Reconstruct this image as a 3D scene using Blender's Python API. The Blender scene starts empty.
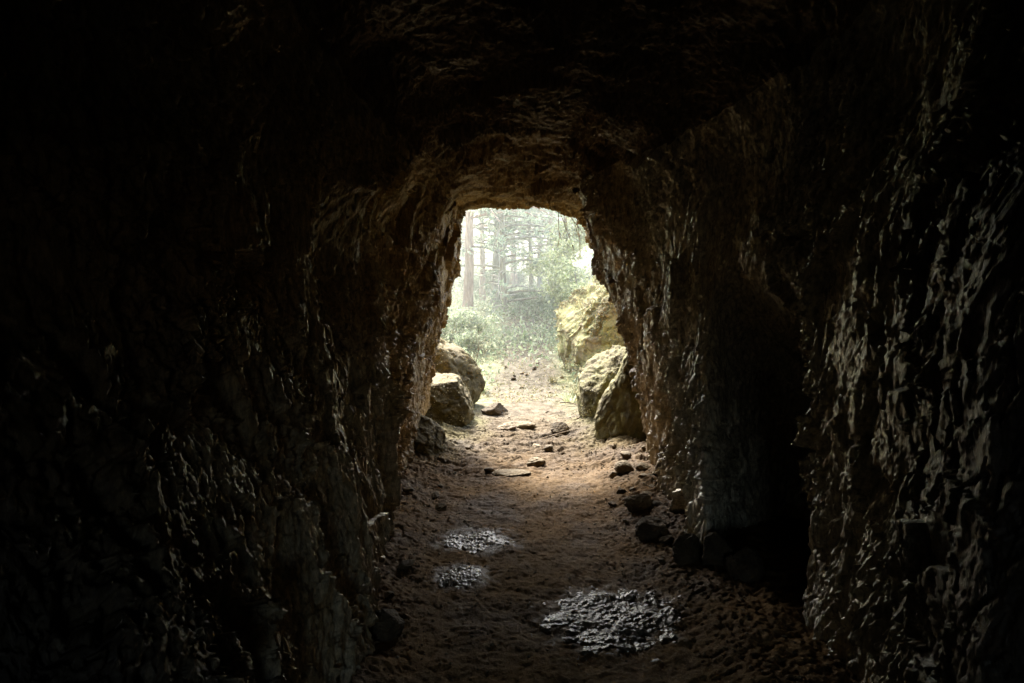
import bpy, math, random
import numpy as np
from math import radians as R
random.seed(7); rng = np.random.default_rng(7)
sc = bpy.context.scene
col = sc.collection

# ------------------------------------------------------------------ noise
def _hash(ix, iy, iz, seed):
    h = (ix.astype(np.int64)*374761393 + iy.astype(np.int64)*668265263 + iz.astype(np.int64)*2147483647 + seed*1274126177) & 0xffffffff
    h = ((h ^ (h >> 13)) * 1274126177) & 0xffffffff
    h = ((h ^ (h >> 16)) * 2246822519) & 0xffffffff
    return (h ^ (h >> 15)) & 0xffffffff
_a = rng.normal(size=(256, 3)); _G = (_a/np.linalg.norm(_a, axis=1)[:, None]).astype(np.float32)
_RV = rng.random((4096, 3)).astype(np.float32)
_RG = rng.normal(size=(4096, 3)).astype(np.float32)
def perlin(x, y, z, seed=0):
    x = np.asarray(x, np.float32); y = np.asarray(y, np.float32) + 0*x; z = np.asarray(z, np.float32) + 0*x
    xi, yi, zi = np.floor(x), np.floor(y), np.floor(z)
    fx, fy, fz = x-xi, y-yi, z-zi
    u, v, w = [f*f*f*(f*(f*6-15)+10) for f in (fx, fy, fz)]
    r = 0
    for i in (0, 1):
        for j in (0, 1):
            for k in (0, 1):
                g = _G[_hash(xi+i, yi+j, zi+k, seed) & 255]
                d = g[..., 0]*(fx-i)+g[..., 1]*(fy-j)+g[..., 2]*(fz-k)
                r = r + d*(u if i else 1-u)*(v if j else 1-v)*(w if k else 1-w)
    return r*1.6
def fbm(x, y, z, o=4, seed=0, gain=.5):
    r, a, f = 0, 1., 1.
    for k in range(o):
        r = r + a*perlin(x*f, y*f, z*f, seed+k*17); a *= gain; f *= 2.03
    return r
def ridged(x, y, z, o=4, seed=0, gain=.55):
    r, a, f = 0, 1., 1.
    for k in range(o):
        r = r + a*(1-2*np.abs(perlin(x*f, y*f, z*f, seed+k*17))); a *= gain; f *= 2.1
    return r
def facet(x, y, z, seed=0, tilt=.6):
    """broken-rock facets: nearest cell's own tilted plane; also returns the edge distance"""
    x = np.asarray(x, np.float32); y = np.asarray(y, np.float32)+0*x; z = np.asarray(z, np.float32)+0*x
    xi, yi, zi = np.floor(x), np.floor(y), np.floor(z)
    f1 = np.full(x.shape, 9., np.float32); f2 = f1.copy(); val = np.zeros_like(f1)
    for i in (-1, 0, 1):
        for j in (-1, 0, 1):
            for k in (-1, 0, 1):
                h = _hash(xi+i, yi+j, zi+k, seed) & 4095
                c = _RV[h]; dx = x-(xi+i+c[..., 0]); dy = y-(yi+j+c[..., 1]); dz = z-(zi+k+c[..., 2])
                d = dx*dx+dy*dy+dz*dz
                g = _RG[h]
                pv = c[..., 2]-.5 + tilt*(g[..., 0]*dx+g[..., 1]*dy+g[..., 2]*dz)
                m = d < f1
                f2 = np.where(m, f1, np.minimum(f2, d)); val = np.where(m, pv, val); f1 = np.where(m, d, f1)
    return val, np.sqrt(f2)-np.sqrt(f1)
def sstep(a, b, x):
    t = np.clip((x-a)/(b-a), 0, 1); return t*t*(3-2*t)

# ------------------------------------------------------------------ mesh helpers
def tag(o, label=None, cat=None, group=None, kind=None):
    if label: o['label'] = label
    if cat: o['category'] = cat
    if group: o['group'] = group
    if kind: o['kind'] = kind
    return o
def mesh_np(name, V, F, mat, smooth=True, parent=None, mats=None, midx=None):
    """V (n,3) float, F (m,k) int with constant k"""
    V = np.ascontiguousarray(V, np.float32); F = np.ascontiguousarray(F, np.int32)
    me = bpy.data.meshes.new(name)
    k = F.shape[1]
    me.vertices.add(len(V)); me.vertices.foreach_set('co', V.ravel())
    me.loops.add(F.size); me.loops.foreach_set('vertex_index', F.ravel())
    me.polygons.add(len(F))
    me.polygons.foreach_set('loop_start', np.arange(0, F.size, k, dtype=np.int32))
    me.polygons.foreach_set('use_smooth', np.full(len(F), smooth))
    for m in (mats or [mat]): me.materials.append(m)
    if midx is not None: me.polygons.foreach_set('material_index', np.ascontiguousarray(midx, np.int32))
    me.update(calc_edges=True); me.validate()
    o = bpy.data.objects.new(name, me); col.objects.link(o)
    if parent: o.parent = parent
    return o
def empty(name, loc=(0, 0, 0), rz=0):
    o = bpy.data.objects.new(name, None); col.objects.link(o); o.location = loc; o.rotation_euler = (0, 0, rz)
    o.empty_display_size = .1
    return o
def grid_faces(n, m):
    i = np.arange(n-1)[:, None]*m + np.arange(m-1)[None, :]
    return np.stack([i, i+1, i+m+1, i+m], -1).reshape(-1, 4)

class Geo:
    def __init__(s): s.V = []; s.F = []; s.n = 0
    def add(s, V, F):
        s.V.append(np.asarray(V, np.float32)); s.F.append(np.asarray(F)+s.n); s.n += len(V)
    def tube(s, pts, rad, k=8, rough=0., seed=0):
        pts = np.asarray(pts, float); n = len(pts); rad = np.broadcast_to(np.asarray(rad, float), (n,))
        T = np.gradient(pts, axis=0); T /= np.linalg.norm(T, axis=1)[:, None]+1e-9
        ref = np.array([0, 0, 1.]) if abs(T[0, 2]) < .9 else np.array([1., 0, 0])
        A = np.cross(T, ref); A /= np.linalg.norm(A, axis=1)[:, None]+1e-9; B = np.cross(T, A)
        a = np.linspace(0, 2*math.pi, k, endpoint=False)
        P = pts[:, None]+rad[:, None, None]*(np.cos(a)[None, :, None]*A[:, None]+np.sin(a)[None, :, None]*B[:, None])
        if rough:
            q = perlin(P[..., 0]*9+seed, P[..., 1]*9, P[..., 2]*2.5)
            P = P+(P-pts[:, None])*(rough*q)[..., None]
        i = np.arange(n-1)[:, None]*k; j = np.arange(k)[None, :]; j2 = (j+1) % k
        F = np.stack([i+j, i+j2, i+k+j2, i+k+j], -1).reshape(-1, 4)
        s.add(P.reshape(-1, 3), F)
    def leaves(s, C, size, D=None, droop=0., wid=.5):
        """kite-shaped leaves at centres C along direction D"""
        C = np.asarray(C, float); n = len(C)
        if D is None: D = rng.normal(size=(n, 3)); D[:, 2] -= droop
        D = D/(np.linalg.norm(D, axis=1)[:, None]+1e-9)
        S = np.cross(D, rng.normal(size=(n, 3))); S /= np.linalg.norm(S, axis=1)[:, None]+1e-9
        L = (size*(.6+.8*rng.random(n)))[:, None]
        V = np.stack([C, C+D*L*.45+S*L*wid*.5, C+D*L, C+D*L*.45-S*L*wid*.5], 1).reshape(-1, 3)
        s.add(V, np.arange(4*n).reshape(n, 4))
    def build(s, name, mat, parent=None, smooth=False):
        return mesh_np(name, np.concatenate(s.V), np.concatenate(s.F), mat, smooth, parent)

# ------------------------------------------------------------------ materials
class NT:
    def __init__(s, name):
        s.m = bpy.data.materials.new(name); s.m.use_nodes = True; s.t = s.m.node_tree
        s.b = s.t.nodes['Principled BSDF']; s.co = s.n('ShaderNodeTexCoord').outputs['Object']
    def n(s, t, **kw):
        x = s.t.nodes.new(t)
        for k, v in kw.items(): setattr(x, k, v)
        return x
    def link(s, a, b): s.t.links.new(a, b)
    def noise(s, scale, detail=5, rough=.6, vec=None, dist=0.):
        x = s.n('ShaderNodeTexNoise'); x.inputs['Scale'].default_value = scale; x.inputs['Detail'].default_value = detail
        x.inputs['Roughness'].default_value = rough; x.inputs['Distortion'].default_value = dist
        s.link(vec or s.co, x.inputs['Vector']); return x.outputs['Fac']
    def vor(s, scale, vec=None, feat='F1'):
        x = s.n('ShaderNodeTexVoronoi'); x.feature = feat; x.inputs['Scale'].default_value = scale
        s.link(vec or s.co, x.inputs['Vector']); return x.outputs['Distance']
    def map(s, scale, rot=(0, 0, 0), vec=None):
        x = s.n('ShaderNodeMapping'); x.inputs['Scale'].default_value = scale; x.inputs['Rotation'].default_value = rot
        s.link(vec or s.co, x.inputs['Vector']); return x.outputs['Vector']
    def ramp(s, fac, stops, lin=True):
        x = s.n('ShaderNodeValToRGB'); e = x.color_ramp.elements
        while len(e) < len(stops): e.new(.5)
        for i, (p, c) in enumerate(stops):
            e[i].position = p; e[i].color = (c, c, c, 1) if isinstance(c, (int, float)) else (*c, 1)
        s.link(fac, x.inputs['Fac']); return x.outputs['Color']
    def mix(s, fac, a, b, mode='MIX'):
        x = s.n('ShaderNodeMix'); x.data_type = 'RGBA'; x.blend_type = mode
        for v, i in ((fac, 0), (a, 6), (b, 7)):
            if isinstance(v, (int, float)): x.inputs[i].default_value = v if i == 0 else (v, v, v, 1)
            elif isinstance(v, tuple): x.inputs[i].default_value = (*v, 1)
            else: s.link(v, x.inputs[i])
        return x.outputs[2]
    def math(s, op, a, b=0.):
        x = s.n('ShaderNodeMath', operation=op)
        for i, v in enumerate((a, b)):
            if isinstance(v, (int, float)): x.inputs[i].default_value = v
            else: s.link(v, x.inputs[i])
        return x.outputs[0]
    def sep(s, vec=None):
        x = s.n('ShaderNodeSeparateXYZ'); s.link(vec or s.co, x.inputs[0]); return x.outputs
    def bump(s, h, strength, dist, prev=None):
        x = s.n('ShaderNodeBump'); x.inputs['Strength'].default_value = strength; x.inputs['Distance'].default_value = dist
        s.link(h, x.inputs['Height'])
        if prev: s.link(prev, x.inputs['Normal'])
        return x.outputs['Normal']
    def out(s, color=None, rough=None, normal=None, spec=None):
        for v, k in ((color, 'Base Color'), (rough, 'Roughness'), (normal, 'Normal'), (spec, 'Specular IOR Level')):
            if v is None: continue
            if isinstance(v, (int, float)): s.b.inputs[k].default_value = v
            elif isinstance(v, tuple): s.b.inputs[k].default_value = (*v, 1)
            else: s.link(v, s.b.inputs[k])
        return s.m

def cave_mat(name, warm, dark, rlo, rhi, coat, metal, ztop, gain):
    m = NT(name)
    st = m.map((1., 1., .3))
    big = m.noise(1.6, 4, .6); mid = m.noise(9, 6, .65, st); fine = m.noise(60, 6, .7, st)
    c = m.mix(m.ramp(big, [(.35, 0.), (.65, 1.)]), dark, warm)
    c = m.mix(m.ramp(mid, [(.38, .0), (.62, .75)]), c, m.mix(.5, warm, (.24, .23, .19)))
    c = m.mix(1., c, m.ramp(fine, [(.3, .2), (.7, 1.6)]), 'MULTIPLY')
    # ochre, drier rock towards the daylight
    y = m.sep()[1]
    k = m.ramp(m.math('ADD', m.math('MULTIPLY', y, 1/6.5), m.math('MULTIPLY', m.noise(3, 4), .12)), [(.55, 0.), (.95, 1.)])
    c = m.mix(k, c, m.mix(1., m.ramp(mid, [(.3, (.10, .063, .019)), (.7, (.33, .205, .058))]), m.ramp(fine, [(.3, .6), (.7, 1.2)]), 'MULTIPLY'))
    c = m.mix(1., c, m.ramp(m.math('MULTIPLY', y, .2), [(.2, .12), (.36, gain), (.7, gain), (.95, 1.1)]), 'MULTIPLY')  # rock colour raised deep inside in place of light, darkened near camera as shade
    r = m.ramp(m.noise(5, 5, .7, st), [(.35, rlo), (.65, rhi)])
    r = m.mix(k, r, .75)
    b = m.bump(m.noise(38, 8, .72, st, .4), .55, .012)
    b = m.bump(m.vor(95, m.map((1, 1, .45))), .4, .005, b)
    b = m.bump(m.noise(170, 6, .75, m.map((1, 1, .55))), .7, .005, b)
    hz = m.ramp(m.math('MULTIPLY', m.math('ADD', m.sep()[2], m.math('MULTIPLY', m.math('SUBTRACT', big, .5), 1.2)), .25), [(ztop*.25-.06 if ztop < 4 else .98, 1.), (ztop*.25+.09 if ztop < 4 else 1., .12)])
    dry = m.math('MULTIPLY', m.math('SUBTRACT', 1., k), hz)
    wet = m.math('MULTIPLY', m.ramp(m.noise(2.4, 4, .6), [(.30, 0.), (.5, coat)]), dry)
    m.link(wet, m.b.inputs['Coat Weight']); m.b.inputs['Coat Roughness'].default_value = .24; m.b.inputs['Coat IOR'].default_value = 1.75; m.link(m.math('MULTIPLY', dry, m.ramp(m.noise(1.9, 4, .65), [(.36, metal*.3), (.6, metal)])), m.b.inputs['Metallic']); m.link(b, m.b.inputs['Coat Normal'])
    return m.out(c, r, b, .5)
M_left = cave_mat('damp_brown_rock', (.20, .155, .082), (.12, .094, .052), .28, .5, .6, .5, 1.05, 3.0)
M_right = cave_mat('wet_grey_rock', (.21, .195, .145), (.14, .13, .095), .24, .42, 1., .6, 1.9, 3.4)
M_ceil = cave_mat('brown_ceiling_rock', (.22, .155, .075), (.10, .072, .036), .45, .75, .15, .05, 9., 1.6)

def ground_mat():
    m = NT('cave_dirt_and_forest_floor')
    x, y, z = m.sep()
    n1 = m.noise(2.2, 5, .6); n2 = m.noise(14, 6, .7); n3 = m.noise(85, 6, .7)
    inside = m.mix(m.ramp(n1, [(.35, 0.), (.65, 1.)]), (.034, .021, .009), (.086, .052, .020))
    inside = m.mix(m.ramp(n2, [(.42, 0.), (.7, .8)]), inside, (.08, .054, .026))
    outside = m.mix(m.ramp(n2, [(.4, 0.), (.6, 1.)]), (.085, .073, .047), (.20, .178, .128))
    wood = m.mix(m.ramp(n2, [(.4, 0.), (.6, 1.)]), (.10, .12, .05), (.28, .28, .16))
    side = m.ramp(m.math('ADD', m.math('ABSOLUTE', m.math('ADD', x, m.math('MULTIPLY', y, -.022))), m.math('MULTIPLY', n1, .9)), [(0., 0.), (.75, 0.), (1., 1.)])
    out_ = m.mix(side, outside, wood)
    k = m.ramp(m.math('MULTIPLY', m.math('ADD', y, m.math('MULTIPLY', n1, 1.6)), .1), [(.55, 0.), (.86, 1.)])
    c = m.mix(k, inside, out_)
    c = m.mix(1., c, m.ramp(n3, [(.25, .55), (.75, 1.3)]), 'MULTIPLY')
    c = m.mix(1., c, m.ramp(m.math('MULTIPLY', y, .1), [(.2, 3.3), (.40, 2.0), (.52, 1.)]), 'MULTIPLY')  # floor colour lightened towards the camera, standing in for light reaching deep inside
    r = m.mix(k, m.ramp(n1, [(.3, .68), (.6, .9)]), .95)
    wet = None
    for cx_, cy_, rr_ in ((.38, 2.58, .32), (-.17, 3.38, .24), (-.22, 2.95, .17)):
        vm = m.n('ShaderNodeVectorMath', operation='DISTANCE'); m.link(m.co, vm.inputs[0]); vm.inputs[1].default_value = (cx_, cy_, .0)
        d_ = m.math('SUBTRACT', 1., m.math('DIVIDE', vm.outputs['Value'], rr_)); wet = d_ if wet is None else m.math('MAXIMUM', wet, d_)
    wk = m.ramp(m.math('ADD', wet, m.math('MULTIPLY', m.math('SUBTRACT', n2, .5), 1.8)), [(.05, 0.), (.55, 1.)])
    c = m.mix(wk, c, m.mix(1., c, (.55, .56, .55), 'MULTIPLY')); r = m.mix(wk, r, .42)
    b = m.bump(m.noise(55, 8, .75), .6, .012)
    b = m.bump(m.vor(120), .4, .004, b)
    return m.out(c, r, b, m.mix(wk, .18, .5))
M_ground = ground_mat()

def wet_mat():
    m = NT('wet_mud')
    n = m.noise(50, 5, .6)
    c = m.ramp(n, [(.35, (.045, .037, .025)), (.7, (.16, .14, .105))])
    r = m.ramp(m.noise(12, 4), [(.38, .14), (.62, .45)])
    b = m.bump(m.noise(60, 4, .6, None, .6), .35, .006)
    return m.out(c, r, b, .9)
M_wet = wet_mat()

def boulder_mat(name, a, bcol, moss=0., top=.5):
    m = NT(name)
    g = m.n('ShaderNodeNewGeometry'); nz = m.sep(g.outputs['Normal'])[2]
    n1 = m.noise(3, 5, .65); n2 = m.noise(20, 7, .7)
    c = m.mix(m.ramp(n1, [(.35, 0.), (.65, 1.)]), a, bcol)
    c = m.mix(1., c, m.ramp(n2, [(.25, .5), (.75, 1.4)]), 'MULTIPLY')
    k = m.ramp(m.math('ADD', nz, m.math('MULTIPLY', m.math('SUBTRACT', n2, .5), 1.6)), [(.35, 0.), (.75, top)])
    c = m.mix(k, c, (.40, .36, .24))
    if moss:
        mk = m.ramp(m.math('ADD', m.noise(4.5, 6, .7), m.math('MULTIPLY', nz, .08)), [(.44, 0.), (.6, moss)])
        c = m.mix(mk, c, m.mix(n2, (.22, .23, .08), (.46, .46, .2)))
    b = m.bump(m.noise(32, 8, .7), .6, .02)
    b = m.bump(m.vor(60), .3, .006, b)
    return m.out(c, .82, b, .3)
M_b_left = boulder_mat('ochre_boulder_rock', (.105, .082, .027), (.065, .05, .016), 0, .06)
M_b_big = boulder_mat('mossy_boulder_rock', (.19, .15, .08), (.27, .235, .145), .7, .2)
M_b_right = boulder_mat('grey_brown_boulder_rock', (.075, .062, .027), (.11, .095, .043), .3, .05)
M_stone = boulder_mat('dirty_stone', (.09, .062, .034), (.15, .11, .06), 0, .2)
M_dstone = boulder_mat('damp_dark_stone', (.06, .045, .028), (.11, .08, .045), 0, .1)

def bark_mat(name, a, b_):
    m = NT(name); v = m.map((1, 1, .18))
    n = m.noise(22, 6, .7, v)
    return m.out(m.ramp(n, [(.35, a), (.65, b_)]), .9, m.bump(n, .8, .03), .2)
M_bark = bark_mat('reddish_bark', (.18, .13, .10), (.42, .34, .27))
M_bark2 = bark_mat('grey_bark', (.18, .17, .13), (.40, .38, .32))
def leaf_mat(name, a, b_, tr=.35):
    m = NT(name)
    gi = m.n('ShaderNodeNewGeometry').outputs['Random Per Island']
    n = m.noise(1.3, 3)
    c = m.mix(gi, a, b_); c = m.mix(1., c, m.ramp(n, [(.3, .6), (.7, 1.3)]), 'MULTIPLY')
    m.out(c, .6, None, .3)
    t = m.n('ShaderNodeBsdfTranslucent'); m.link(c, t.inputs['Color'])
    x = m.n('ShaderNodeMixShader'); x.inputs[0].default_value = tr
    m.link(m.b.outputs[0], x.inputs[1]); m.link(t.outputs[0], x.inputs[2])
    m.link(x.outputs[0], m.t.nodes['Material Output'].inputs['Surface'])
    return m.m
M_needle = leaf_mat('conifer_needles', (.24, .32, .22), (.58, .64, .50), .45)
M_leaf = leaf_mat('young_green_leaves', (.32, .38, .18), (.64, .68, .45), .5)
M_under = leaf_mat('undergrowth_leaves', (.20, .27, .15), (.44, .48, .34), .5)
M_dry = leaf_mat('dry_grass_blades', (.22, .21, .11), (.40, .36, .22), .35)
M_twig = bark_mat('twig_bark', (.12, .09, .06), (.34, .28, .2))
M_root = bark_mat('pale_root', (.16, .11, .06), (.42, .32, .19))

# ------------------------------------------------------------------ camera
EYE = 1.3; PITCH = math.atan(56.5/683.)
cam = bpy.data.cameras.new('camera'); co = bpy.data.objects.new('camera', cam); col.objects.link(co)
co.location = (0, 0, EYE); co.rotation_euler = (math.pi/2-PITCH, 0, 0)
cam.sensor_width = 36; cam.lens = 24.01; cam.clip_start = .02; cam.clip_end = 900; sc.camera = co
def P(px, py, d):
    """world X,Z of the point seen at px,py on the plane Y=d"""
    u = (px-512)/683.; v = (341.5-py)/683.
    dy = math.cos(PITCH)+v*math.sin(PITCH); dz = v*math.cos(PITCH)-math.sin(PITCH)
    return (u*d/dy, EYE+dz*d/dy)

# ------------------------------------------------------------------ terrain height
def terrain(x, y):
    """large-scale ground height"""
    x = np.asarray(x, float); y = np.asarray(y, float)
    z = .02*fbm(x*.9, y*.9, 3.1, 2)
    z = z + .05*sstep(4.8, 6.6, y)                             # sill of debris at the mouth
    up = np.clip(y-8.5, 0, 200); z = z + .085*up + .0006*np.clip(up-12, 0, 60)**2*.3
    cx = .1+.022*y
    bank = sstep(.7, 3.2, np.abs(x-cx))*sstep(6.3, 9.5, y)
    z = z + bank*(.28+.35*np.clip(fbm(x*.35, y*.35, 9., 2)+.4, 0, 2))
    # debris aprons at the wall feet
    ins = 1-sstep(6, 7.5, y)
    rr = sstep(.45, .95, x)*ins; z = z + rr*.10
    ll = sstep(.35, .75, -x)*ins; z = z + ll*.07
    return z
def ground_detail(X, Y):
    lumps, edge = facet(X*7, Y*7, 0.5, 31, .5)
    lum2, e2 = facet(X*19, Y*19, 1.5, 33, .7)
    ins = 1-sstep(5.9, 7.2, Y)
    side = np.clip(sstep(.35, .85, X-.05)+.55*sstep(.25, .6, -X), 0, 1)
    sill = np.exp(-((Y-5.35)/.85)**2)
    ro = ins*(.16+.84*side)+.55*sill
    z = ro*(.014*lumps+.009*lum2*np.clip(e2*4, 0, 1)) + .012*fbm(X*6, Y*6, 0., 4, 5) + (.003+.006*ro)*ridged(X*26, Y*26, 0., 3, 9)
    # ragged ledges running across the sill
    z = z + sill*.03*ridged(X*1.3+.3*fbm(X*4, Y*4, 2., 2), Y*5, 0., 3, 12)
    return z
xs = np.concatenate([-np.geomspace(150, 1.75, 60), np.arange(-1.7, 1.75, .0068), np.geomspace(1.8, 150, 60)])
ys = np.concatenate([np.linspace(-60, -3, 12), np.arange(-2.5, 1.6, .05), np.arange(1.62, 7.5, .0075), np.arange(7.52, 12, .03), np.geomspace(12.1, 260, 110)])
Yg, Xg = np.meshgrid(ys, xs, indexing='ij')
Zg = terrain(Xg, Yg)+ground_detail(Xg, Yg)*np.where((np.abs(Xg) < 1.8) & (Yg > 1) & (Yg < 12), 1, .6)
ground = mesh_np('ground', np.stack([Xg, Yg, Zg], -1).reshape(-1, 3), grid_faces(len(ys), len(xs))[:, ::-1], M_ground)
tag(ground, kind='structure')
def gz(x, y):
    j = np.clip(np.searchsorted(xs, x), 0, len(xs)-1); i = np.clip(np.searchsorted(ys, y), 0, len(ys)-1)
    return float(Zg[i, j])

# ------------------------------------------------------------------ cave shell
def ringpx(d, pts): return [(P(a, b, d)[0], d, P(a, b, d)[1]) for a, b in pts]
def ringw(d, pts): return [(a, d if not isinstance(d, (list, tuple)) else d[i], b) for i, (a, b) in enumerate(pts)]
rings = []
rings.append(ringw(-3.2, [(-.3, -.5), (-.35, -.2), (-.4, .2), (-.4, .5), (-.4, .8), (-.4, 1.1), (-.3, 1.3), (-.15, 1.4), (.1, 1.45), (.3, 1.4), (.4, 1.3), (.5, 1.1), (.5, .8), (.5, .5), (.45, .2), (.4, -.5)]))
rings.append(ringw(-2.6, [(-1.6, -.5), (-1.7, .1), (-1.75, .5), (-1.75, .9), (-1.7, 1.4), (-1.6, 1.8), (-1.2, 2.2), (-.6, 2.45), (0, 2.5), (.6, 2.45), (1.2, 2.2), (1.6, 1.8), (1.75, 1.4), (1.75, .9), (1.75, .4), (1.7, -.5)]))
rings.append(ringw(-.6, [(-1.7, -.5), (-1.8, .1), (-1.9, .5), (-1.9, .9), (-1.85, 1.4), (-1.7, 1.9), (-1.3, 2.35), (-.6, 2.6), (0, 2.65), (.6, 2.6), (1.2, 2.4), (1.65, 1.9), (1.8, 1.4), (1.8, .9), (1.8, .4), (1.75, -.5)]))
rings.append(ringw(.75, [(-1.0, -.5), (-1.05, .1), (-1.1, .5), (-1.25, .9), (-1.5, 1.4), (-1.5, 1.9), (-1.15, 2.3), (-.6, 2.5), (0, 2.55), (.6, 2.5), (1.12, 2.32), (1.2, 1.9), (1.06, 1.4), (1.06, .9), (1.08, .4), (1.12, -.5)]))
rings.append(ringw(1.04, [(-.52, -.5), (-.54, .1), (-.58, .5), (-.82, .9), (-1.15, 1.35), (-1.2, 1.8), (-.88, 2.15), (-.5, 2.3), (0, 2.38), (.6, 2.35), (1.0, 2.2), (.96, 1.8), (.78, 1.4), (.765, .9), (.80, .4), (.88, -.5)]))
rings.append(ringw(1.45, [(-.50, -.5), (-.53, .1), (-.60, .5), (-.73, .9), (-.96, 1.35), (-.98, 1.8), (-.8, 2.1), (-.48, 2.24), (0, 2.3), (.58, 2.27), (1.0, 2.1), (.98, 1.75), (.87, 1.4), (.87, .9), (.90, .4), (.95, -.5)]))
rings.append(ringw(1.9, [(-.48, -.5), (-.52, .1), (-.62, .5), (-.76, .9), (-.92, 1.35), (-.92, 1.75), (-.75, 2.05), (-.45, 2.18), (0, 2.24), (.55, 2.22), (.98, 2.05), (1.02, 1.7), (.96, 1.4), (.98, .9), (1.02, .4), (1.05, -.5)]))
rings.append(ringw(2.42, [(-.50, -.5), (-.54, .1), (-.64, .5), (-.76, .9), (-.86, 1.35), (-.84, 1.7), (-.66, 1.98), (-.42, 2.12), (0, 2.17), (.5, 2.14), (.9, 1.98), (.99, 1.68), (1.0, 1.4), (1.10, .9), (1.08, .4), (1.06, -.5)]))
rings.append(ringw(2.62, [(-.52, -.5), (-.56, .1), (-.64, .5), (-.74, .9), (-.82, 1.35), (-.79, 1.7), (-.63, 1.96), (-.4, 2.09), (0, 2.13), (.46, 2.1), (.83, 1.94), (.95, 1.72), (.97, 1.40), (1.38, .88), (1.75, .4), (1.7, -.5)]))
rings.append(ringw(2.84, [(-.56, -.5), (-.60, .1), (-.65, .5), (-.71, .9), (-.77, 1.35), (-.74, 1.7), (-.59, 1.93), (-.38, 2.06), (0, 2.1), (.42, 2.06), (.75, 1.92), (.89, 1.72), (.91, 1.42), (1.28, 1.02), (1.42, .4), (1.4, -.5)]))
rings[-1][13:] = [(1.16, 3.25, .92), (1.38, 3.45, .3), (1.42, 3.5, -.5)]
rings.append(ringw(2.98, [(-.58, -.5), (-.61, .1), (-.65, .5), (-.69, .9), (-.74, 1.35), (-.71, 1.7), (-.57, 1.92), (-.36, 2.05), (0, 2.08), (.40, 2.04), (.68, 1.9), (.84, 1.66), (.85, 1.38), (.86, .9), (.87, .4), (.90, -.5)]))
rings.append(ringw(3.25, [(-.60, -.5), (-.62, .1), (-.63, .5), (-.65, .9), (-.67, 1.35), (-.66, 1.68), (-.53, 1.9), (-.32, 2.03), (0, 2.06), (.36, 2.02), (.6, 1.88), (.76, 1.66), (.82, 1.35), (.84, .9), (.86, .4), (.88, -.5)]))
rings.append(ringpx(3.7, [(392, 640), (386, 510), (382, 450), (380, 380), (385, 290), (392, 215), (415, 160), (455, 138), (520, 128), (585, 135), (622, 165), (640, 215), (654, 280), (668, 355), (680, 440), (688, 620)]))
rings.append(ringpx(4.5, [(408, 600), (404, 480), (402, 430), (408, 370), (424, 300), (432, 235), (440, 195), (465, 178), (520, 166), (560, 168), (584, 182), (592, 215), (612, 275), (630, 335), (646, 400), (657, 590)]))
rings.append(ringpx(4.85, [(412, 590), (409, 470), (409, 430), (415, 370), (430, 305), (440, 250), (446, 208), (465, 190), (520, 180), (562, 182), (585, 195), (593, 228), (611, 275), (629, 330), (643, 390), (655, 580)]))
rings.append(ringpx(5.3, [(417, 580), (416, 470), (418, 420), (425, 368), (438, 318), (448, 268), (453, 228), (456, 203), (515, 195), (560, 198), (590, 209), (602, 245), (622, 290), (640, 340), (655, 395), (668, 570)]))
rings.append(ringpx(5.75, [(418, 570), (420, 460), (424, 412), (430, 362), (440, 316), (451, 270), (456, 232), (459, 207), (505, 204), (545, 208), (582, 219), (596, 246), (624, 285), (655, 330), (675, 390), (690, 560)]))
# lip and the rock face outside
def flare(base, dy, k, cx=.1, cz=.9, dz=0.):
    return [(cx+(x-cx)*k, y+dy, cz+(z-cz)*k+dz if z > -.2 else z) for x, y, z in base]
L0 = rings[-1]
rings.append(flare(L0, .14, 1.12)); rings.append(flare(L0, .18, 1.5, dz=.1)); rings.append(flare(L0, .05, 2.4, dz=.3))
rings.append(flare(L0, -.4, 4.2, dz=.5)); rings.append(flare(L0, -2.5, 7.5)); rings.append(flare(L0, -9., 10)); rings.append(flare(L0, -22, 12))
Rg = np.array(rings)                                   # (n,16,3)
dpar = np.array([0, .7, 2.7, 4.2, 5.15, 5.5, 5.95, 6.47, 6.75, 7.02, 7.35, 7.6, 8.05, 8.85, 9.2, 9.65, 10.1, 10.3, 10.75, 11.75, 13.85, 17.4, 24.4, 38.])
def catmull(K, kp, u):
    """K (n,...) at parameters kp, sampled at u (cubic Hermite, monotone-ish tangents)"""
    n = len(kp); i = np.clip(np.searchsorted(kp, u, side='right')-1, 0, n-2)
    h = (kp[i+1]-kp[i]); t = ((u-kp[i])/h)
    T = np.zeros_like(K)
    dK = np.diff(K, axis=0)/np.diff(kp).reshape((-1,)+(1,)*(K.ndim-1))
    a, b = dK[:-1], dK[1:]
    T[1:-1] = np.where(a*b > 0, 2*a*b/(a+b+1e-12*np.sign(a+b+1e-20)), 0.35*(a+b)/2); T[0] = dK[0]; T[-1] = dK[-1]
    sh = (-1,)+(1,)*(K.ndim-1); t = t.reshape(sh); h = h.reshape(sh)
    return (2*t**3-3*t**2+1)*K[i]+(t**3-2*t**2+t)*h*T[i]+(-2*t**3+3*t**2)*K[i+1]+(t**3-t**2)*h*T[i+1]
uu = np.concatenate([np.linspace(0, 4.2, 50, endpoint=False), np.linspace(4.2, 4.9, 60, endpoint=False), np.arange(4.9, 7.0, .0046), np.arange(7.0, 8.1, .0028), np.arange(8.1, 10.5, .0075), np.arange(10.5, 11.7, .02), np.geomspace(11.72, 38, 120)])
NT_ = 1400
tt = np.linspace(0, 15, NT_)
A = catmull(Rg, dpar, uu)                              # (nu,16,3)
B = catmull(np.swapaxes(A, 0, 1), np.arange(16.), tt)  # (NT,nu,3)
S = np.swapaxes(B, 0, 1).copy()                        # (nu,NT,3)
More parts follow.
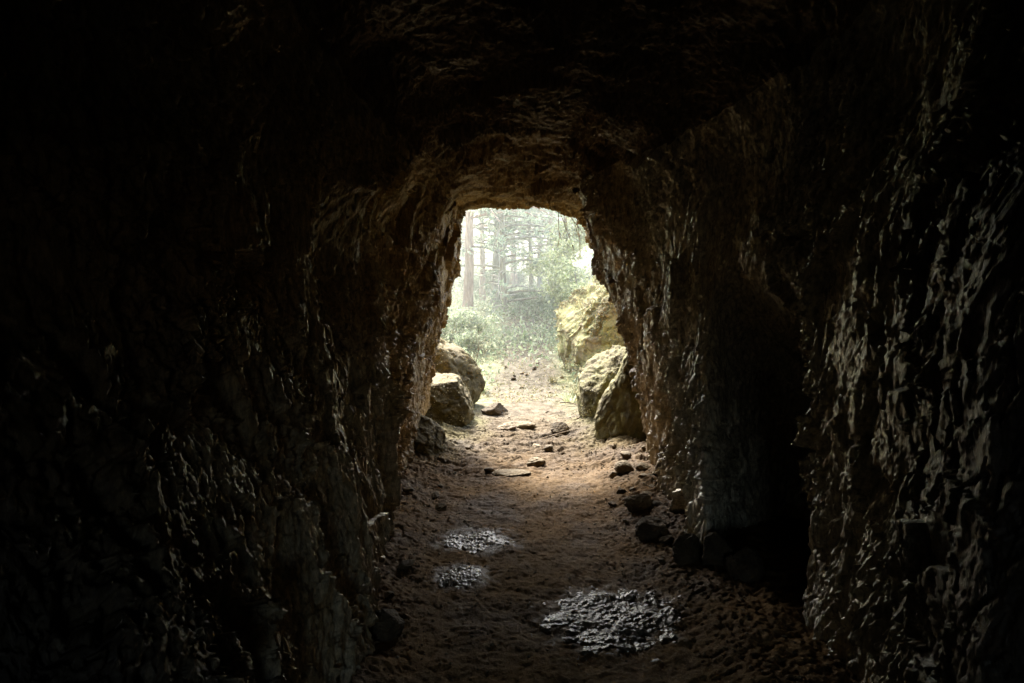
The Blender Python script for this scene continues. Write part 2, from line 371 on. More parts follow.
# normals (pointing into the tunnel)
def normals(S):
    N = np.cross(np.gradient(S, axis=1), np.gradient(S, axis=0)); N /= np.linalg.norm(N, axis=2)[..., None]+1e-9
    return N
N = normals(S)
mid = len(uu)//2
ctr = np.array([.1, 3, 1.1])
k = np.argmin(abs(S[:, NT_//2, 1]-3.)); 
if (N[k, NT_//2]*(ctr-S[k, NT_//2])).sum() < 0: N = -N
seg = np.linalg.norm(np.diff(S, axis=1), axis=2); arc = np.concatenate([np.zeros((len(uu), 1)), np.cumsum(seg, 1)], 1)
arc = arc/arc[:, -1:]*5.6                              # metres round the section
U = np.broadcast_to(uu[:, None], arc.shape)
x, y, z = S[..., 0], S[..., 1], S[..., 2]
fade = 1-.0*U
wall = 1-sstep(.39, .46, arc/5.6)*(1-sstep(.57, .63, arc/5.6))     # 1 on the walls, 0 on the ceiling
wx = .20*fbm(x*1.0, y*1.0, z*1.0, 2, 40); wy = .20*fbm(x*1.0, y*1.0, z*1.0, 2, 50)
side = np.where(arc < 2.8, 1., -1.)
lean = np.where(x > .1, .45, -.25)
lz = lean*(z-1.2); wm = wall; cm = np.nonzero(wall.min(1) < 2)[0]
def both(fn, f, a, *args):
    """wall version (stretched upright) and roof version (flat-lying slabs), blended over the shoulder"""
    pick = (lambda r: r[0]) if fn is facet else (lambda r: r)
    w_ = pick(fn((x+wx*.4)*f, (y+lz+.4*wx)*f, z*f*a, *args))
    k0, k1 = int(NT_*.36), int(NT_*.66)
    c = slice(k0, k1)
    r_ = pick(fn((x[:, c]+wx[:, c]*.4)*f*.6, (y[:, c]+.4*wx[:, c])*f, z[:, c]*f*1.3, *[q+1 if isinstance(q, int) and q > 4 else q for q in args]))
    w_ = w_.copy(); w_[:, c] = w_[:, c]*wall[:, c]+r_*(1-wall[:, c]); return w_
big = fbm(x*1.15, y*1.15, z*.8, 3, 3)
fc1 = both(facet, 3.4, .7, 5, .75)
fc2 = both(facet, 10, .5, 6, .8)
fc3 = both(facet, 23, .46, 8, .8)
fc4 = both(facet, 46, .5, 10, .8)
fc5 = both(facet, 92, .6, 12, .8)
rd1 = both(ridged, 7, .36, 4, 60)
rd2 = both(ridged, 21, .34, 3, 70)
mask = sstep(-.22, .32, fbm(x*2.0, y*2.0, z*1.4, 3, 90))   # smoother and rougher areas
amp = .75+.25*sstep(0, 1, np.clip((5.2-y)/1.2, 0, 1))
nr = 1-sstep(3.0, 3.8, y)*(y < 99)
nr = nr*(x > .2); amp = amp*(.7+.3*sstep(1.0, 1.3, y))
D = amp*((.06-.035*nr)*big + (.05-.026*nr)*fc1 + (.034-.011*nr)*fc2*(.50+.30*mask) + .016*fc3*(.45+.65*mask) + .0085*fc4*(.5+.7*mask) + .0036*fc5*(.4+.9*mask) + .012*(rd1-.8)*(.4+.8*mask) + .011*(rd2-.6)*(.4+.8*mask))
far = sstep(11.3, 14.3, U); D = D*(1-far)+far*(.5*fbm(x*.5, y*.5, z*.5, 5, 4)+.12*fc1)
S2 = S + N*D[..., None]
# overhanging scales: drag the surface downward where the ridges stand out
S2[..., 2] -= (.02*np.clip(rd2, -1, 1.5)+.02*np.clip(rd1, -1, 1.5))*wall*(1-far)*mask
fl = grid_faces(len(uu), NT_)
pj = fl[:, 0] % NT_; frac = pj/NT_
def sub(name, sel, mat):
    F = fl[sel]; ids, inv = np.unique(F.ravel(), return_inverse=True)
    V = S2.reshape(-1, 3)[ids]
    o = mesh_np(name, V, inv.reshape(-1, 4), mat); tag(o, kind='structure'); return o
c0, c1 = 6.4/15, 9.9/15
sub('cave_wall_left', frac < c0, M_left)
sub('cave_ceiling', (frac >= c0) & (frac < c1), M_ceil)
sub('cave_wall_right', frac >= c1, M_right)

# ------------------------------------------------------------------ rocks
import bmesh
def ico(sub_):
    bm = bmesh.new(); bmesh.ops.create_icosphere(bm, subdivisions=sub_, radius=1)
    V = np.array([v.co[:] for v in bm.verts]); F = np.array([[v.index for v in f.verts] for f in bm.faces]); bm.free()
    return V, F
ICO = {k: ico(k) for k in (3, 4, 6, 7)}
def rock_mesh(name, size, seed, mat, sub_=6, cuts=9, rough=1., planes=None, hard=.93):
    V, F = ICO[sub_]; V = V.copy(); r = np.random.default_rng(seed)
    pl = []
    for i in range(cuts):
        n = r.normal(size=3); n /= np.linalg.norm(n); pl.append((n, .62+.3*r.random()))
    for n, d in (planes or []):
        n = np.array(n, float); pl.append((n/np.linalg.norm(n), d))
    V *= 1.12
    for it in range(2):
        for n, d in pl:
            h = V@n-d; V -= np.outer(np.where(h > 0, h*hard, 0), n)
    nn = V/np.linalg.norm(V, axis=1)[:, None]
    s = seed*3.7
    f, e = facet(V[:, 0]*2.2+s, V[:, 1]*2.2, V[:, 2]*2.6, seed, .7)
    dd = .05*fbm(V[:, 0]*1.6+s, V[:, 1]*1.6, V[:, 2]*1.6, 3, seed)+.05*f
    if sub_ >= 6:
        f2, e2 = facet(V[:, 0]*5+s, V[:, 1]*5, V[:, 2]*7, seed+1, .7); f3, e3 = facet(V[:, 0]*13+s, V[:, 1]*13, V[:, 2]*18, seed+2, .7)
        dd = dd + .026*f2 + .010*f3 + .010*fbm(V[:, 0]*9+s, V[:, 1]*9, V[:, 2]*12, 4, seed+4)
        dd = dd - .03*np.clip(1-e/.07, 0, 1)*(V[:, 0]*0+1)*(fbm(V[:, 0]*2, V[:, 1]*2, V[:, 2]*2, 2, seed+7) > .1)
    V = V+nn*(dd*rough)[:, None]
    V = V*np.array(size)/2
    return mesh_np(name, V, F, mat, sub_ >= 6)
def put(o, loc, rot=(0, 0, 0)): o.location = loc; o.rotation_euler = rot; return o
def at(px, py, d): X, Z = P(px, py, d); return (X, d, Z)

b = rock_mesh('boulder', (2.5, 1.7, 2.5), 11, M_b_big, 7, 7, 1.1, planes=[((-.80, -.2, .58), .52), ((-.1, -1, .25), .5), ((-1, 0, -.1), .78)])
put(b, (1.70, 9.1, .84), (0, 0, .15)); tag(b, 'largest boulder outside the mouth on the right, mossy yellow green face', 'boulder', 'boulders at the tunnel mouth')
def moss_on(o, n, size, mat, name='moss'):
    me = o.data; nv = len(me.vertices); c = np.empty(nv*3, np.float32); me.vertices.foreach_get('co', c); c = c.reshape(-1, 3)
    nr = np.empty(nv*3, np.float32); me.vertices.foreach_get('normal', nr); nr = nr.reshape(-1, 3)
    m = (fbm(c[:, 0]*2.2, c[:, 1]*2.2, c[:, 2]*2.2, 3, 77)+.35*nr[:, 2] > .12) & (nr[:, 1] < .5)
    idx = rng.choice(np.nonzero(m)[0], n); g = Geo()
    g.leaves(c[idx], size, nr[idx]*.5+rng.normal(size=(n, 3))*.6+np.array([0, 0, .1]), 0, .35); return g.build(name, mat, o)
MOSS_TODO = [b]
b = rock_mesh('boulder', (.60, .6, .78), 23, M_b_right, 6, 4, 1.1, hard=.55, planes=[((0, -1, .1), .74), ((-.5, -.2, .8), .72)])
put(b, (.93, 6.15, .33), (0, 0, .3)); tag(b, 'rounded grey brown boulder between the mossy giant and the near right boulder', 'boulder', 'boulders at the tunnel mouth'); MOSS_TODO.append(b)
b = rock_mesh('boulder', (.60, .62, 1.02), 35, M_b_right, 6, 4, 1.2, hard=.55, planes=[((-.35, -1, .15), .66), ((-.75, 0, .6), .72)])
put(b, (.98, 5.32, .32), (0, .06, -.2)); tag(b, 'upright grooved boulder against the right tunnel wall, nearest on that side', 'boulder', 'boulders at the tunnel mouth')
b = rock_mesh('boulder', (.62, .75, .54), 47, M_b_left, 6, 2, .9, hard=.55, planes=[((-.2, -.1, 1), .84), ((.1, -1, .3), .8), ((1, -.2, .5), .9)])
put(b, (-.68, 6.15, .22), (0, .1, .15)); tag(b, 'lower brown boulder leaning on the left tunnel wall', 'boulder', 'boulders at the tunnel mouth'); MOSS_TODO.append(b)
b = rock_mesh('boulder', (.92, .85, .82), 52, M_b_left, 6, 2, .9, hard=.55, planes=[((.4, 0, 1), .84), ((.9, -.4, .5), .86), ((0, -1, .3), .84)])
put(b, (-.80, 7.0, .35), (0, .1, -.2)); tag(b, 'taller ochre boulder behind the lower one left of the mouth', 'boulder', 'boulders at the tunnel mouth'); MOSS_TODO.append(b)
b = rock_mesh('boulder', (.34, .5, .34), 61, M_b_left, 6, 6, .9)
put(b, (-.70, 5.1, .12), (0, .3, .4)); tag(b, 'small low brown boulder at the foot of the left wall', 'boulder')

def stone(px, d, size, seed, mat, label, rot=0, sink=.3, name='stone', sub_=6):
    X = P(px, 400, d)[0]; o = rock_mesh(name, size, seed, mat, sub_, 6, 1.)
    put(o, (X, d, gz(X, d)+size[2]*(.5-sink)), (0, 0, rot)); return tag(o, label, 'stone')
stone(495, 6.55, (.24, .16, .13), 71, M_dstone, 'dark block of stone on the left edge of the bright path', .1)
stone(516, 5.9, (.34, .14, .07), 72, M_stone, 'long flat stone lying across the middle of the sill')
stone(560, 5.7, (.16, .13, .10), 73, M_dstone, 'dark stone in the debris left of the upright boulder', .5)
stone(536, 4.75, (.13, .10, .06), 75, M_stone, 'pale rounded pebble on the path below the sill', .3, .2)
stone(512, 4.55, (.24, .12, .05), 76, M_stone, 'pale flat slab on the path where the gravel begins', -.1)
stone(655, 3.35, (.17, .14, .12), 77, M_dstone, 'angular stone in the dirt under the right wall fold', .7)
stone(640, 3.75, (.2, .14, .1), 78, M_stone, 'tan stone at the foot of the right wall', .7)
stone(692, 2.98, (.13, .12, .15), 79, M_dstone, 'round topped stone at the left end of the alcove rubble', .2)
stone(722, 2.88, (.15, .14, .16), 80, M_dstone, 'damp stone with a pale crown in front of the dark alcove', .9)
stone(748, 2.76, (.16, .13, .17), 81, M_dstone, 'blocky stone under the alcove beside the right buttress', 1.9)
stone(625, 4.4, (.14, .11, .08), 82, M_stone, 'small brown stone in front of the upright boulder', 1.)
stone(375, 2.45, (.18, .16, .12), 83, M_dstone, 'dark stone in the bottom left corner of the path', 1.)
stone(468, 7.0, (.12, .1, .08), 84, M_stone, 'small stone in front of the dry grass left of the path', 1.)
# smaller loose stones, copied
protos = [rock_mesh('loose_stone', (.1, .085, .06), 200+i, (M_stone, M_dstone)[i % 2], 4, 7, 1.) for i in range(5)]
for p in protos: p.data.polygons.foreach_set('use_smooth', np.ones(len(p.data.polygons), bool))
used = set()
def scatter_stone(X, Y, s, label, group):
    i = random.randrange(5); p = protos[i]
    o = p if i not in used else p.copy()
    if i in used: col.objects.link(o)
    used.add(i)
    o.location = (X, Y, gz(X, Y)+.012*s); o.rotation_euler = (random.uniform(-.4, .4), random.uniform(-.4, .4), random.uniform(0, 6.3))
    o.scale = (s*random.uniform(.7, 1.3), s*random.uniform(.7, 1.2), s*random.uniform(.7, 1.1))
    tag(o, label, 'stone', group)
for i in range(20):
    Y = random.uniform(2.9, 5.0); X = .72+.35*random.random()-.25*random.random()
    X = min(X, .72+.12*(Y-3)) if Y > 3 else X
    scatter_stone(X, Y, random.uniform(.35, .95), 'small loose stone in the dirt along the right wall foot', 'loose stones along the right wall foot')
for i in range(13):
    Y = random.uniform(2.4, 5.2); X = -random.uniform(.3, .66)
    scatter_stone(X, Y, random.uniform(.3, .9), 'small loose stone in the dirt along the left wall foot', 'loose stones along the left wall foot')
for i in range(18):
    Y = random.uniform(4.6, 7.0); X = random.gauss(.12, .33)
    scatter_stone(X, Y, random.uniform(.3, 1.), 'small loose stone among the debris across the tunnel mouth', 'loose stones across the tunnel mouth')
for i in range(22):
    Y = random.uniform(7.3, 11); X = random.gauss(.25, .5)
    scatter_stone(X, Y, random.uniform(.4, .9), 'small pale stone on the bright path outside', 'pale stones on the path outside')

# gravel: uncountable crumbs
def crumbs(name, n, fx, mat, smin, smax):
    T = np.array([[1, 0, 0], [-1, 0, 0], [0, 1, 0], [0, -1, 0], [0, 0, 1], [0, 0, -1.]])
    TF = np.array([[0, 2, 4], [2, 1, 4], [1, 3, 4], [3, 0, 4], [2, 0, 5], [1, 2, 5], [3, 1, 5], [0, 3, 5]])
    Vs, Fs = [], []
    for i in range(n):
        X, Y = fx(); s = smin*(smax/smin)**random.random()
        a = random.uniform(0, 6.3); c_, s_ = math.cos(a), math.sin(a)
        V = (T+rng.normal(size=(6, 3))*.25)*s*np.array([1, .8, .6]); V = np.stack([V[:, 0]*c_-V[:, 1]*s_, V[:, 0]*s_+V[:, 1]*c_, V[:, 2]], 1)
        Vs.append(V+[X, Y, gz(X, Y)+s*.2]); Fs.append(TF+6*i)
    return mesh_np(name, np.concatenate(Vs), np.concatenate(Fs), mat, False)
def f_in():
    while True:
        Y = 1.9+4.8*random.random()**.8; X = random.uniform(-.75, 1.05)
        if random.random() < .25+.75*min(1, abs(X-.1)/.6)+(.5 if 4.6 < Y < 6.3 else 0): return X, Y
tag(crumbs('gravel', 3800, f_in, M_stone, .003, .010), 'fine gravel and crumbs of rock strewn over the tunnel floor', 'gravel', kind='stuff')

# ------------------------------------------------------------------ wet patches
def puddle(px, py, wpx, dpx, seed, label):
    d = 683*EYE/(py-285.); X0 = P(px, py, d)[0]; rx = wpx/2/683*d; ry = d-683*EYE/(py+dpx/2-285.)
    n = 260; g = np.linspace(-1.3, 1.3, n); GY, GX = np.meshgrid(g, g, indexing='ij')
    X = X0+GX*rx; Y = d+GY*ry
    jx = np.clip(np.searchsorted(xs, X), 1, len(xs)-1); iy = np.clip(np.searchsorted(ys, Y), 1, len(ys)-1)
    x0, x1, y0, y1 = xs[jx-1], xs[jx], ys[iy-1], ys[iy]; fx = (X-x0)/(x1-x0); fy = (Y-y0)/(y1-y0)
    Zb = (Zg[iy-1, jx-1]*(1-fx)+Zg[iy-1, jx]*fx)*(1-fy)+(Zg[iy, jx-1]*(1-fx)+Zg[iy, jx]*fx)*fy
    r = np.sqrt(GX**2+GY**2)+.55*fbm(X*9, Y*9, seed, 5, seed, .65)
    Z = Zb+.004+.006*np.clip(1-r, 0, 1)+.0030*(ridged(X*38, Y*24, seed, 3, seed)-.3)*np.clip(1.6*(1-r), 0, 1)
    f = grid_faces(n, n)[:, ::-1]; keep = (r.ravel()[f] < .98).all(1); f = f[keep]
    ids, inv = np.unique(f.ravel(), return_inverse=True)
    o = mesh_np('puddle', np.stack([X, Y, Z], -1).reshape(-1, 3)[ids], inv.reshape(-1, 4), M_wet)
    tag(o, label, 'puddle', 'shallow puddles on the tunnel floor', 'structure')
puddle(610, 632, 128, 70, 1, 'largest wet patch glinting at the bottom of the path')
puddle(476, 549, 66, 21, 2, 'bright wet patch left of the path centre, upper one')
puddle(459, 588, 42, 20, 3, 'small dull wet patch just below the upper one')

# ------------------------------------------------------------------ vegetation
def arch(p0, dir_, length, droop, n=7, wob=.06):
    p = np.array(p0, float); d = np.array(dir_, float); d /= np.linalg.norm(d); out = [p.copy()]
    for i in range(n):
        p = p+d*length/n; out.append(p.copy()); d = d+np.array([0, 0, -droop/n])+rng.normal(size=3)*wob; d /= np.linalg.norm(d)
    return np.array(out)
def make_conifer(h, r0, seed, low, bark):
    global rng
    rng = np.random.default_rng(seed)
    root = empty('pine_tree')
    t = Geo(); n = 26; zz = np.linspace(-.3, h, n)
    lean = rng.normal(size=2)*.02
    pts = np.stack([lean[0]*zz+.05*np.sin(zz*.7+seed), lean[1]*zz+.05*np.cos(zz*.5), zz], 1)
    t.tube(pts, r0*(1-zz.clip(0)/h*.85)+r0*.5*np.exp(-zz.clip(0)*4), 18, .3, seed)
    c = Geo(); nb = 90; LC, LD = [], []
    for i in range(nb):
        z0 = low+(h-low)*(i/nb)**.9; fr = (z0-low)/(h-low)
        if z0 < low+1.2 and rng.random() < .3: fr = .0
        a = rng.random()*6.283; L = (1.9*(1-fr)**.7+.25)*(.6+.6*rng.random())
        base = [np.interp(z0, zz, pts[:, 0]), np.interp(z0, zz, pts[:, 1]), z0]
        br = arch(base, (math.cos(a), math.sin(a), .15), L, .55, 9, .05)
        t.tube(br, np.linspace(.022, .004, len(br))*(.5+L*.4), 5)
        dens = 6 if (z0 > low+.8) else (3 if rng.random() < .6 else 0)
        for q in range(int(L*dens)):
            f = .25+.75*rng.random(); k_ = f*(len(br)-1); i0 = min(int(k_), len(br)-2); bp = br[i0]+(br[i0+1]-br[i0])*(k_-i0)
            sd = br[i0+1]-br[i0]; sd /= np.linalg.norm(sd); sid = np.cross(sd, [0, 0, 1])*(1 if rng.random() < .5 else -1)
            sp = arch(bp, sid*.8+sd*.7+rng.normal(size=3)*.15, .45*(1-f*.5), .5, 5, .08)
            t.tube(sp, np.linspace(.005, .002, len(sp)), 3)
            m = 26; ks = rng.random(m)*(len(sp)-1); ii = np.minimum(ks.astype(int), len(sp)-2)
            cc = sp[ii]+(sp[ii+1]-sp[ii])*(ks-ii)[:, None]; dd = (sp[ii+1]-sp[ii]); dd /= np.linalg.norm(dd, axis=1)[:, None]
            LC.append(cc); LD.append(dd*.7+rng.normal(size=(m, 3))*.6)
    LC = np.concatenate(LC); LD = np.concatenate(LD)
    c.leaves(LC, .075, LD, 0, .32)
    t.build('trunk', bark, root, True); c.build('crown', M_needle, root)
    return root
def make_broadleaf(h, r0, seed, spread, leafsize, nl, name='young_tree', mat=None, nst=1):
    global rng
    rng = np.random.default_rng(seed)
    root = empty(name); t = Geo(); LC = []
    def grow(p, d, L, r, lv):
        br = arch(p, d, L, -.15 if lv < 2 else .25, 7, .12); t.tube(br, np.linspace(r, r*.45, len(br)), 8 if lv == 0 else 4)
        if lv >= 2: LC.append(br[2:])
        if lv < 3:
            for q in range((7, 5, 4)[lv]):
                k_ = int(rng.integers(2, len(br))); a = rng.random()*6.283
                dv = (br[k_]-br[k_-1]); dv /= np.linalg.norm(dv)
                nd = dv*.6+np.array([math.cos(a), math.sin(a), .2])*spread
                grow(br[k_], nd, L*.52*(.7+.5*rng.random()), r*.42, lv+1)
    for s in range(nst):
        a = rng.random()*6.28
        grow(np.array([0, 0, -.1]), np.array([.15*math.cos(a)*(nst > 1)*3, .15*math.sin(a)*(nst > 1)*3, 1.]), h*.6*(.7+.3*rng.random()), r0, 0)
    LC = np.concatenate(LC); idx = rng.integers(0, len(LC), nl); C = LC[idx]+rng.normal(size=(nl, 3))*.05*h/2
    c = Geo(); c.leaves(C, leafsize, None, .6, .55)
    t.build('trunk' if nst == 1 else 'stems', M_bark2, root, True); c.build('crown' if nst == 1 else 'foliage', mat or M_leaf, root)
    return root
def copy_tree(o):
    c = o.copy(); col.objects.link(c)
    for ch in o.children:
        g = ch.copy(); col.objects.link(g); g.parent = c
    return c
def place(o, X, Y, rz, s, label, cat, group, sink=0., tilt=(0, 0)):
    o.location = (X, Y, float(terrain(X, Y))-sink); o.rotation_euler = (tilt[0], tilt[1], rz); o.scale = (s, s, s); tag(o, label, cat, group)

con = [make_conifer(9, .105, 301, 2.1, M_bark), make_conifer(8, .095, 302, 1.7, M_bark2), make_conifer(9.5, .10, 303, 1.3, M_bark), make_conifer(6, .07, 304, .2, M_bark2)]
fresh = {id(c): True for c in con}
def take(c):
    if fresh.get(id(c)): fresh[id(c)] = False; return c
    return copy_tree(c)
named = [(468, 14., 0, 1.0, 'reddish trunked pine closest to the left edge of the mouth opening'),
         (495, 16.5, 1, 1.1, 'grey trunked pine second from the left in the opening'),
         (512, 22., 2, 1.0, 'pine standing behind and right of the grey trunked one'),
         (541, 20., 1, .9, 'slim pine above the middle of the path'),
         (452, 19., 2, 1.0, 'pine half hidden by the left edge of the tunnel mouth'),
         (562, 24., 0, 1.0, 'pine rising behind the leafy shrub right of the path'),
         (482, 18., 0, .75, 'thin pine between the reddish and the grey trunks'),
         (505, 15.5, 3, 1.1, 'thin young pine right beside the grey trunked one'),
         (530, 17., 1, .7, 'thin grey trunk left of the slim pine above the path'),
         (551, 19., 0, .72, 'thin reddish trunk right of the slim pine above the path'),
         (524, 29., 3, 1.3, 'small distant pine between the trunks in the opening')]
for px, d, i, s, lb in named:
    place(take(con[i]), P(px, 300, d)[0], d, random.uniform(0, 6.3), s, lb, 'tree', 'pines in the forest outside', .05)
spots = [(p[0], p[1]) for p in [(P(a, 300, b)[0], b) for a, b, *_ in named]]
tries = 0; nfar = 0
while nfar < 58 and tries < 5000:
    tries += 1
    Y = random.uniform(20.5, 70); X = random.uniform(-.34, .36)*Y
    if any((X-a)**2+(Y-b)**2 < 2.4 for a, b in spots): continue
    spots.append((X, Y)); nfar += 1
    place(take(con[random.randrange(4)]), X, Y, random.uniform(0, 6.3), random.uniform(.8, 1.25), 'pale hazy pine deep in the forest beyond the path', 'tree', 'hazy pines deep in the forest', .05, (random.gauss(0, .02), random.gauss(0, .02)))
sap = [make_broadleaf(3.2, .03, 401, .9, .07, 5200), make_broadleaf(2.2, .02, 402, 1., .06, 3600)]
fs = {0: True, 1: True}
def take_s(i):
    if fs[i]: fs[i] = False; return sap[i]
    return copy_tree(sap[i])
for X, Y, i, s, lb in [(1.9, 11.5, 0, 1.0, 'leafy young tree above the mossy boulder'), (1.35, 12.8, 1, 1.1, 'low young tree right of the path behind the boulder'),
                       (-1.6, 12.5, 1, 1.0, 'young tree at the left side of the path'), (2.9, 13.5, 0, 1.2, 'tall young tree at the right end of the clearing'),
                       (-3.9, 17.5, 1, 1.2, 'young tree furthest left behind the bank'), (-2.8, 15, 0, 1.2, 'young tree on the left bank under the pines'),
                       (1.7, 10.4, 0, .85, 'bushy young tree leaning over the mossy boulder'), (1.0, 14.5, 0, 1.1, 'young tree between the path and the tall one on the right'), (-1.9, 15.5, 0, .9, 'spreading young tree left of the grey trunked pine')]:
    place(take_s(i), X, Y, random.uniform(0, 6.3), s, lb, 'tree', 'young leafy trees outside', .02)
shr = [make_broadleaf(1.1, .012, 501+i, 1.1, .055, 2200, 'shrub', M_under, 5) for i in range(3)]
fq = [True]*3
for i in range(46):
    while True:
        Y = random.uniform(9.5, 24); X = random.uniform(-.30, .30)*Y
        if abs(X-.1-.022*Y) > .75 or Y > 12.5: break
    j = random.randrange(3); o = shr[j] if fq[j] else copy_tree(shr[j]); fq[j] = False
    place(o, X, Y, random.uniform(0, 6.3), random.uniform(.5, 1.0), 'low green shrub in the undergrowth between path and pines', 'shrub', 'green shrubs in the undergrowth')
moss_on(MOSS_TODO[0], 5200, .045, M_dry); moss_on(MOSS_TODO[0], 1400, .035, M_leaf)
for b in MOSS_TODO[1:]: moss_on(b, 900, .018, M_dry)
# grass
def blades(name, n, h, spread, mat, parent=None, wid=.006):
    g = Geo()
    for i in range(n):
        a = random.uniform(0, 6.3); r = spread*random.random()
        p0 = np.array([r*math.cos(a), r*math.sin(a), -.01]); L = h*random.uniform(.5, 1.1)
        br = arch(p0, (math.cos(a)*.45, math.sin(a)*.45, 1), L, random.uniform(.4, 1.8), 5, .05)
        sd = np.array([-math.sin(a), math.cos(a), 0]); w = wid*np.array([1, .9, .8, .6, .35, .05])[:, None]
        V = np.concatenate([br-sd*w, br+sd*w]); F = [[k, k+1, k+7, k+6] for k in range(5)]
        g.add(V, F)
    return g.build(name, mat, parent)
gp = [blades('grass_tuft', 46, .17, .05, M_dry), blades('grass_tuft', 60, .22, .07, M_leaf)]
fg = [True, True]
for X, Y, j, s, lb in [(-.42, 7.55, 0, 1.2, 'dry grass tuft at the foot of the ochre boulder'), (-.36, 7.9, 1, .9, 'green grass tuft left of the path near the ochre boulder'),
                       (.62, 7.2, 1, .8, 'small green tuft on the right edge of the path'), (.72, 7.6, 0, 1.1, 'dry tuft beneath the mossy boulder'),
                       (.52, 8.6, 0, 1., 'pale tuft right of the path in front of the mossy boulder'), (-.55, 8.6, 0, 1.3, 'taller dry tuft on the left verge'), (-.7, 9.4, 1, 1.3, 'green tuft on the left verge further on')]:
    o = gp[j] if fg[j] else gp[j].copy()
    if not fg[j]: col.objects.link(o)
    fg[j] = False
    o.location = (X, Y, gz(X, Y)); o.rotation_euler = (0, 0, random.uniform(0, 6)); o.scale = (s, s, s); tag(o, lb, 'grass')
def cover(name, n, region, size, mat, lift, droop=-.8):
    C = []
    while len(C) < n:
        X, Y = region(); C.append((X, Y, 0))
    C = np.array(C); C[:, 2] = terrain(C[:, 0], C[:, 1])+np.abs(rng.normal(size=n))*lift
    g = Geo(); D_ = rng.normal(size=(n, 3)); D_[:, 2] += -droop; g.leaves(C, size, D_, 0, .5); return g.build(name, mat)
def r_under():
    while True:
        Y = 7.7+random.random()**1.35*26; X = random.uniform(-.3, .32)*Y+.1; e = abs(X-.1-.022*Y)
        if (e > .42+.45*random.random() or Y > 9.2+3*random.random()) and fbmf(X, Y) > random.uniform(-.6, .5): return X, Y
def fbmf(X, Y): return math.sin(X*2.1+math.sin(Y*1.3)*1.5)*.5+math.sin(Y*1.7+X*.9)*.4
tag(cover('ground_cover', 42000, r_under, .07, M_under, .13), 'green leafy ground cover spreading under the pines', 'ground cover', kind='stuff')
def r_lit():
    while True:
        Y = 7.2+random.random()**1.5*20; X = random.gauss(.2, 1.0+.08*Y)
        return X, Y
tag(cover('leaf_litter', 16000, r_lit, .035, M_dry, .008, .1), 'pale leaf litter scattered over path and verges', 'leaf litter', kind='stuff')
# bare twigs standing by the verge and fallen sticks
def twig(name, base, dir_, L, r, label, cat, mat=M_twig, kids=5, droop=.2, group=None):
    g = Geo(); br = arch(base, dir_, L, droop, 9, .09); g.tube(br, np.linspace(r, r*.4, len(br)), 6)
    for q in range(kids):
        k_ = int(rng.integers(2, len(br)-1)); d = br[k_]-br[k_-1]; d /= np.linalg.norm(d)
        b2 = arch(br[k_], d+rng.normal(size=3)*.6, L*.3*(.5+rng.random()), droop, 5, .12); g.tube(b2, np.linspace(r*.5, r*.2, len(b2)), 4)
    return tag(g.build(name, mat, None, True), label, cat, group)
twig('bare_sapling', (-.50, 7.9, .05), (.1, 0, 1), .75, .006, 'bare leafless sapling rising behind the ochre boulder', 'sapling', kids=12)
twig('bare_sapling', (-.42, 8.3, .05), (.3, -.1, 1), .55, .004, 'thin bare sapling bending over the path edge', 'sapling', kids=9)
twig('fallen_stick', (.5, 7.0, gz(.5, 7.0)+.03), (.8, -.4, .1), .45, .007, 'fallen stick beside the mossy boulder', 'stick', kids=3, droop=.3)
twig('fallen_stick', (.2, 5.5, gz(.2, 5.5)+.02), (1, .2, .02), .30, .006, 'thin stick lying on the debris of the sill', 'stick', kids=2, droop=.02)
# roots hanging from the outer lip, upper right of the mouth
for i in range(26):
    u = i/25; px = 555+u*62+random.uniform(-3, 3); py = 214+u*52-random.uniform(2, 12); d = random.uniform(5.75, 6.1)
    X, Z = P(px, py, d)
    twig('hanging_root', (X, d, Z+.05), (random.gauss(.35, .25), random.uniform(-.2, .4), -.8), random.uniform(.14, .42), random.uniform(.0025, .005),
         'thin pale root hanging from the upper right lip of the mouth', 'root', M_root, 4, .5, 'roots hanging from the mouth lip')

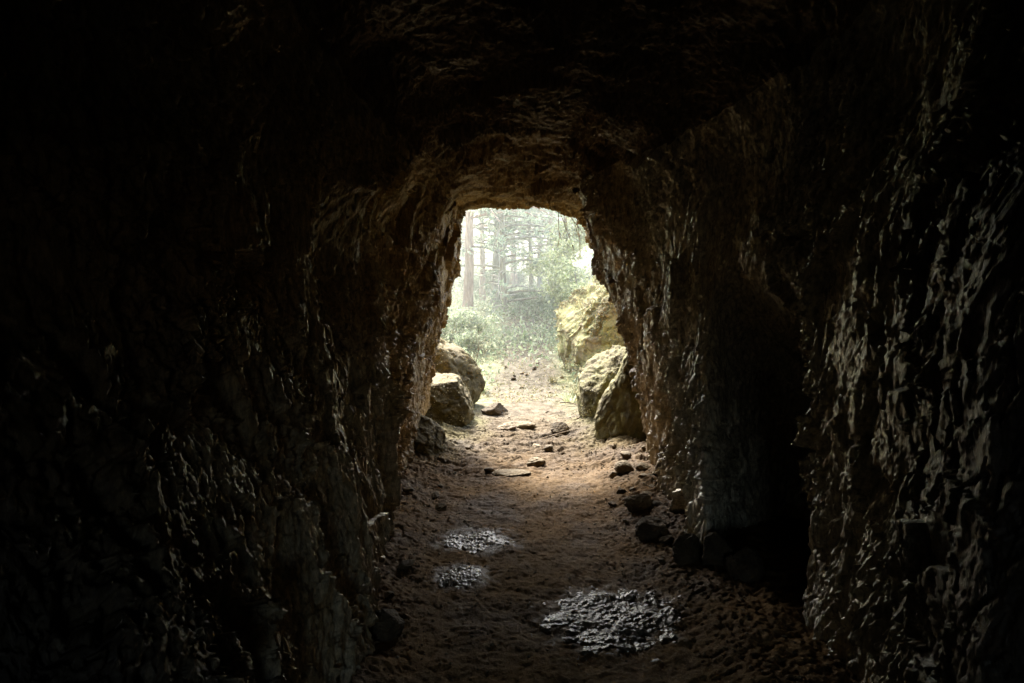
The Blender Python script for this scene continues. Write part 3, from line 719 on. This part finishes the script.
# ------------------------------------------------------------------ haze outside
SUN_EL, SUN_AZ = 49, -20     # azimuth measured from +Y towards +X
def mist():
    bm = bmesh.new(); bmesh.ops.create_cube(bm, size=1)
    me = bpy.data.meshes.new('forest_haze'); bm.to_mesh(me); bm.free()
    o = bpy.data.objects.new('forest_haze', me); col.objects.link(o)
    o.location = (0, 8.8+35, 6); o.scale = (90, 70, 16)
    m = bpy.data.materials.new('forest_haze'); m.use_nodes = True; t = m.node_tree; t.nodes.remove(t.nodes['Principled BSDF'])
    v = t.nodes.new('ShaderNodeVolumeScatter'); v.inputs['Density'].default_value = .024; v.inputs['Anisotropy'].default_value = .45
    v.inputs['Color'].default_value = (.95, 1, .93, 1)
    t.links.new(v.outputs[0], t.nodes['Material Output'].inputs['Volume'])
    me.materials.append(m); tag(o, 'pale haze hanging between the pines outside', 'haze', kind='structure')
mist()

# ------------------------------------------------------------------ light
w = bpy.data.worlds.new('World'); sc.world = w; w.use_nodes = True
sky = w.node_tree.nodes.new('ShaderNodeTexSky'); sky.sky_type = 'NISHITA'; sky.sun_disc = False
sky.sun_elevation = R(SUN_EL); sky.sun_rotation = R(SUN_AZ); sky.air_density = 1.; sky.dust_density = 4; sky.ozone_density = .8
bg = w.node_tree.nodes['Background']; bg.inputs['Strength'].default_value = .15
w.node_tree.links.new(sky.outputs[0], bg.inputs[0])
l = bpy.data.lights.new('sun', 'SUN'); l.energy = 4; l.angle = R(10); l.color = (1, .95, .86)
lo = bpy.data.objects.new('sun', l); col.objects.link(lo)
lo.rotation_euler = (R(90-SUN_EL), 0, R(180-SUN_AZ)); lo.location = (0, 8, 12)
import mathutils
dv = mathutils.Vector((math.sin(R(SUN_AZ))*math.cos(R(SUN_EL)), math.cos(R(SUN_AZ))*math.cos(R(SUN_EL)), math.sin(R(SUN_EL))))
lo.rotation_euler = dv.to_track_quat('Z', 'Y').to_euler()

sc.view_settings.view_transform = 'Standard'; sc.view_settings.look = 'None'; sc.view_settings.exposure = 0; sc.view_settings.gamma = 1
sc.render.engine = 'CYCLES'; cy = sc.cycles; cy.film_exposure = 7.5
cy.use_denoising = True; cy.denoiser = 'OPENIMAGEDENOISE'; cy.denoising_input_passes = 'RGB_ALBEDO_NORMAL'; cy.denoising_prefilter = 'ACCURATE'
cy.use_adaptive_sampling = False; cy.max_bounces = 10; cy.diffuse_bounces = 6; cy.glossy_bounces = 4; cy.volume_bounces = 1
cy.sample_clamp_indirect = 4; cy.caustics_reflective = False; cy.caustics_refractive = False; cy.volume_step_rate = 5
cy.transparent_max_bounces = 8; cy.use_guiding = True; cy.use_surface_guiding = True; cy.use_volume_guiding = False
